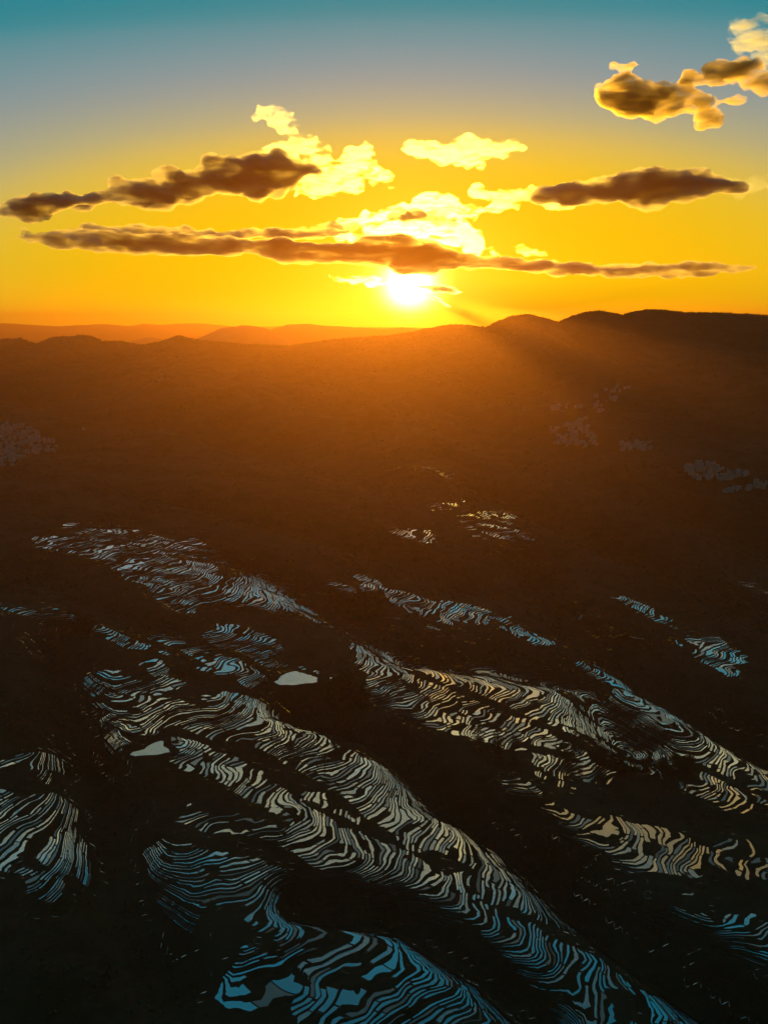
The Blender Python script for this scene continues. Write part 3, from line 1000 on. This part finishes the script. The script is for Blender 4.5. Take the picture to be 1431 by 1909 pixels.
def bm_box(bm, x0, x1, y0, y1, z0, z1):
    vs = [bm.verts.new(p) for p in ((x0, y0, z0), (x1, y0, z0), (x1, y1, z0), (x0, y1, z0), (x0, y0, z1), (x1, y0, z1), (x1, y1, z1), (x0, y1, z1))]
    for f in ((0, 3, 2, 1), (4, 5, 6, 7), (0, 1, 5, 4), (1, 2, 6, 5), (2, 3, 7, 6), (3, 0, 4, 7)):
        bm.faces.new([vs[i] for i in f])


def bm_mesh(name, fn):
    bm = bmesh.new()
    fn(bm)
    me = bpy.data.meshes.new(name)
    bm.to_mesh(me)
    bm.free()
    return me


def house_meshes(w, dp, hh, gable):
    wall = bm_mesh("wall", lambda bm: bm_box(bm, -w / 2, w / 2, -dp / 2, dp / 2, -4, hh))

    def roof_fn(bm):
        if gable:
            o = 0.5
            pts = [(-w / 2 - o, -dp / 2 - o, hh - .1), (w / 2 + o, -dp / 2 - o, hh - .1), (w / 2 + o, dp / 2 + o, hh - .1), (-w / 2 - o, dp / 2 + o, hh - .1),
                   (-w / 2 - o, 0, hh + dp * 0.28), (w / 2 + o, 0, hh + dp * 0.28)]
            v_ = [bm.verts.new(p) for p in pts]
            for f in ((0, 1, 5, 4), (2, 3, 4, 5), (0, 4, 3), (1, 2, 5), (0, 3, 2, 1)):
                bm.faces.new([v_[i] for i in f])
        else:
            bm_box(bm, -w / 2 - .25, w / 2 + .25, -dp / 2 - .25, dp / 2 + .25, hh + .01, hh + .5)
            bm_box(bm, -w * .22, w * .1, -dp * .2, dp * .25, hh + .5, hh + 2.4)
    roof = bm_mesh("roof", roof_fn)
    wins = []
    for fl in range(int(hh // 3)):
        for k in range(3):
            cx = (k - 1) * w * 0.3
            z = 1.0 + fl * 3.0
            wins.append(bm_mesh("window", lambda bm: bm_box(bm, cx - .6, cx + .6, -dp / 2 - .06, -dp / 2 + .05, z, z + 1.3)))
    return wall, roof, wins


PROTO = [house_meshes(8, 7, 6.2, False), house_meshes(10, 7, 6.4, True), house_meshes(7, 6.5, 9.2, False), house_meshes(9, 6, 3.6, True)]


def spots_in(poly, n):
    px = rng.uniform(poly[:, 0].min(), poly[:, 0].max(), n * 4)
    py = rng.uniform(poly[:, 1].min(), poly[:, 1].max(), n * 4)
    ok_ = signed_in(px, py, poly.tolist()) > 0
    return on_ground(px[ok_][:n], py[ok_][:n])


def village(poly, count, label, group, minsep=5.0):
    poly = np.array(poly, float)
    placed = []
    for p in spots_in(poly, count * 8):
        if len(placed) == count:
            break
        if any(math.hypot(p[0] - q[0], p[1] - q[1]) < minsep for q in placed):
            continue
        placed.append(p)
        k = random.choice((0, 0, 1, 2, 3))
        wall, roof, wins = PROTO[k]
        h_ = link("house", None, label=label, category="house", group=group)
        h_.location = (p[0], p[1], p[2])
        h_.rotation_euler = (0, 0, random.uniform(-.5, .5))
        sc = random.uniform(0.5, 0.95)
        h_.scale = (sc, sc, sc)
        link("wall", wall, WALLM[0] if k != 3 else WALLM[1], h_)
        link("roof", roof, ROOFM[0] if k in (0, 2) else ROOFM[1], h_)


village([(0, 792), (45, 794), (70, 806), (112, 832), (100, 842), (60, 848), (36, 860), (0, 885)], 120,
        "pale house of the dense hillside village at the left edge", "houses of the left village")
village([(146, 798), (158, 798), (158, 806), (146, 806)], 1, "lone pale house right of the left hillside village", "houses of the left village")
village([(1024, 800), (1050, 792), (1090, 780), (1105, 800), (1112, 832), (1080, 836), (1035, 828)], 55,
        "hazy house of the village on the right hillside, in its lower cluster", "houses of the right hillside village")
village([(1105, 735), (1160, 718), (1176, 724), (1150, 745), (1118, 776), (1106, 760)], 26,
        "hazy house of the village on the right hillside, in its upper cluster", "houses of the right hillside village")
village([(1026, 756), (1085, 755), (1082, 768), (1030, 772)], 16,
        "hazy house of the village on the right hillside, in its left row", "houses of the right hillside village")
village([(1152, 828), (1215, 826), (1218, 840), (1160, 842)], 18,
        "hazy house in the row below the right hillside village", "houses of the right hillside village")
village([(1268, 872), (1320, 862), (1360, 880), (1395, 882), (1390, 896), (1300, 895)], 50,
        "grey pink house of the village near the right edge", "houses of the right edge village")
village([(1345, 912), (1385, 910), (1431, 898), (1431, 908), (1385, 918), (1345, 918)], 14,
        "pale house in the front row of the right edge village", "houses of the right edge village")

# ------------------------------------------------------------------ trees
def leaf_cloud(center, rad, n, size, seed):
    r_ = np.random.default_rng(seed)
    dirs = r_.normal(size=(n, 3))
    dirs /= np.linalg.norm(dirs, axis=1, keepdims=True)
    rr = r_.uniform(0.35, 1.0, n) ** 0.6
    p = np.array(center) + dirs * rr[:, None] * np.array(rad)
    e1 = r_.normal(size=(n, 3)); e1 /= np.linalg.norm(e1, axis=1, keepdims=True)
    e2 = np.cross(e1, r_.normal(size=(n, 3))); e2 /= np.linalg.norm(e2, axis=1, keepdims=True)
    s = size * r_.uniform(0.6, 1.4, n)[:, None]
    return np.concatenate([p - e1 * s, p + e1 * s * 0.9, p + e2 * s], 1).reshape(-1, 3)


def tree_proto(seed, hgt, wid):
    r_ = random.Random(seed)
    lobes = []
    for k in range(6):
        an = k * 1.05 + r_.uniform(-.4, .4)
        lobes.append(((math.cos(an) * wid * .3, math.sin(an) * wid * .3, hgt * r_.uniform(.45, .85)), wid * r_.uniform(.24, .38)))
    lobes.append(((0, 0, hgt * .88), wid * .28))
    pts = np.concatenate([leaf_cloud(c_, (q, q, q * .8), 46, wid * .075, seed * 10 + i) for i, (c_, q) in enumerate(lobes)])
    crown = mesh_np("crown", pts, np.arange(len(pts)).reshape(-1, 3))

    def trunk_fn(bm):
        def limb(p0, p1, r0, r1):
            d_ = (Vector(p1) - Vector(p0))
            q = d_.to_track_quat('Z', 'Y')
            rings = []
            for p, rad in ((p0, r0), (p1, r1)):
                rings.append([bm.verts.new(Vector(p) + q @ Vector((math.cos(t) * rad, math.sin(t) * rad, 0))) for t in [i * math.tau / 6 for i in range(6)]])
            for i in range(6):
                bm.faces.new((rings[0][i], rings[0][(i + 1) % 6], rings[1][(i + 1) % 6], rings[1][i]))
        limb((0, 0, -.6), (0, 0, hgt * .55), wid * .045, wid * .028)
        for c_, q in lobes[::2]:
            limb((0, 0, hgt * .4), c_, wid * .026, wid * .01)
    return crown, bm_mesh("trunk", trunk_fn)


TREES = [tree_proto(1, 7, 6), tree_proto(2, 9, 6.5), tree_proto(3, 5.5, 5.5), tree_proto(4, 11, 7)]


def tree_at(p, label, group, scale=1.0):
    crown, trunk = random.choice(TREES)
    o = link("tree", None, label=label, category="tree", group=group)
    o.location = (p[0], p[1], p[2] - .2)
    s = scale * random.uniform(.75, 1.25)
    o.scale = (s, s, s * random.uniform(.9, 1.15))
    o.rotation_euler = (0, 0, random.uniform(0, 6.28))
    link("crown", crown, LEAF, o)
    link("trunk", trunk, BARK, o)


def grove(poly, count, label, group, scale=1.0):
    poly = np.array(poly, float)
    for p in spots_in(poly, count):
        tree_at(p, label, group, scale)


grove([(610, 1275), (660, 1262), (690, 1285), (690, 1330), (640, 1335), (600, 1310)], 34, "dark tree in the clump beside the middle pond", "trees beside the middle pond")
grove([(1030, 1385), (1075, 1375), (1090, 1405), (1200, 1425), (1290, 1420), (1300, 1445), (1180, 1450), (1060, 1425)], 52, "dark tree in the row among the copper terraces", "trees among the copper terraces")
grove([(610, 1110), (700, 1105), (730, 1125), (700, 1150), (640, 1150)], 28, "dark tree in the grove below the warm terrace strip", "trees below the warm terrace strip")
grove([(135, 1150), (165, 1155), (180, 1175), (150, 1180)], 12, "dark tree at the end of the low left terrace strip", "trees by the low left strip")
grove([(440, 1400), (560, 1340), (640, 1370), (620, 1440)], 6, "single dark tree in the field right of the curved terraces", "lone trees in the dark field")
grove([(880, 1370), (960, 1390), (980, 1440), (900, 1420)], 16, "dark tree on the rim above the black ravine", "trees on the ravine rim")

# mass of woodland in the gullies, on the dark slopes and along the ridge
def bush_mass(name, pos, size, tris, seed, label):
    r_ = np.random.default_rng(seed)
    n = len(pos)
    k = tris
    dirs = r_.normal(size=(n, k, 3))
    dirs /= np.linalg.norm(dirs, axis=2, keepdims=True)
    dirs[:, :, 2] = np.abs(dirs[:, :, 2]) * 0.9
    p = pos[:, None, :] + dirs * (size[:, None, None] * r_.uniform(.5, 1.0, (n, k, 1)))
    e1 = r_.normal(size=(n, k, 3)); e1 /= np.linalg.norm(e1, axis=2, keepdims=True)
    e2 = np.cross(e1, r_.normal(size=(n, k, 3))); e2 /= np.linalg.norm(e2, axis=2, keepdims=True)
    s = size[:, None, None] * r_.uniform(.3, .6, (n, k, 1))
    v_ = np.stack([p - e1 * s, p + e1 * s, p + e2 * s], 2).reshape(-1, 3)
    return link(name, mesh_np(name, v_, np.arange(len(v_)).reshape(-1, 3)), LEAF, kind="stuff", label=label, category="woodland")


def grid_at(A, x, y):
    i = np.clip(np.searchsorted(XS, x), 1, len(XS) - 1)
    j = np.clip(np.searchsorted(YS, y), 1, len(YS) - 1)
    return A[j, i]


N = 26000
bx, by = rng.uniform(-600, 600, N), rng.uniform(200, 1250, N)
dens = 0.35 + 0.9 * fbm(bx / 90, by / 90, 81, 3)
for pts, dep, hw in GULLIES:
    dens = dens + 0.9 * np.exp(-(poly_dist(bx, by, pts) / (hw * 1.1)) ** 2)
keep = (rng.uniform(0, 1, N) < dens) & (grid_at(S, bx, by) < -4) & (grid_at(POND_S, bx, by) < -5) & (np.abs(bx) < by * 0.6 + 60)
bx, by = bx[keep], by[keep]
bz = height(bx, by)
bush_mass("woodland", np.stack([bx, by, bz], -1), rng.uniform(0.8, 2.3, len(bx)) * (1 + 0.4 * (by > 700)), 12, 5, "dark scrub and trees covering gullies and slopes between the terraces")
N = 16000
bx, by = rng.uniform(-1500, 1500, N), rng.uniform(1250, 2600, N)
keep = (rng.uniform(0, 1, N) < 0.5 + 0.9 * fbm(bx / 160, by / 160, 83, 3)) & (np.abs(bx) < by * 0.5 + 40)
bx, by = bx[keep], by[keep]
cxr = np.concatenate([rng.uniform(-1500, 1500, 2600), CX[0] + rng.uniform(0, 1, 300) * 3000])
cyr = np.full(len(cxr), RIDGE_Y) + rng.normal(0, 9, len(cxr))
ck = noise(cxr / 60, cxr * 0, 85) > -0.25
bx, by = np.concatenate([bx, cxr[ck]]), np.concatenate([by, cyr[ck]])
bz = height(bx, by)
bush_mass("forest", np.stack([bx, by, bz - .5], -1), rng.uniform(2.2, 4.4, len(bx)), 10, 6, "hazy forest covering the far slope up to the skyline ridge")

# ------------------------------------------------------------------ haze
hz = bpy.data.materials.new("valley_haze")
hz.use_nodes = True
ht = hz.node_tree
ht.nodes.clear()
ho = ht.nodes.new('ShaderNodeOutputMaterial')
hp = ht.nodes.new('ShaderNodeVolumePrincipled')
hp.inputs['Color'].default_value = (0.52, 0.20, 0.055, 1)
hp.inputs['Density'].default_value = 0.00013
hp.inputs['Anisotropy'].default_value = 0.76
ht.links.new(hp.outputs[0], ho.inputs['Volume'])
hz.cycles.homogeneous_volume = True
zmin = float(GH.min()) - 3.0
me = bm_mesh("haze", lambda bm: bm_box(bm, -10900, 10900, -1200, 11200, zmin, 392))
link("haze", me, hz, kind="stuff")
print("paddies", n_paddies, "ground tris", len(all_f), "zmin", zmin)
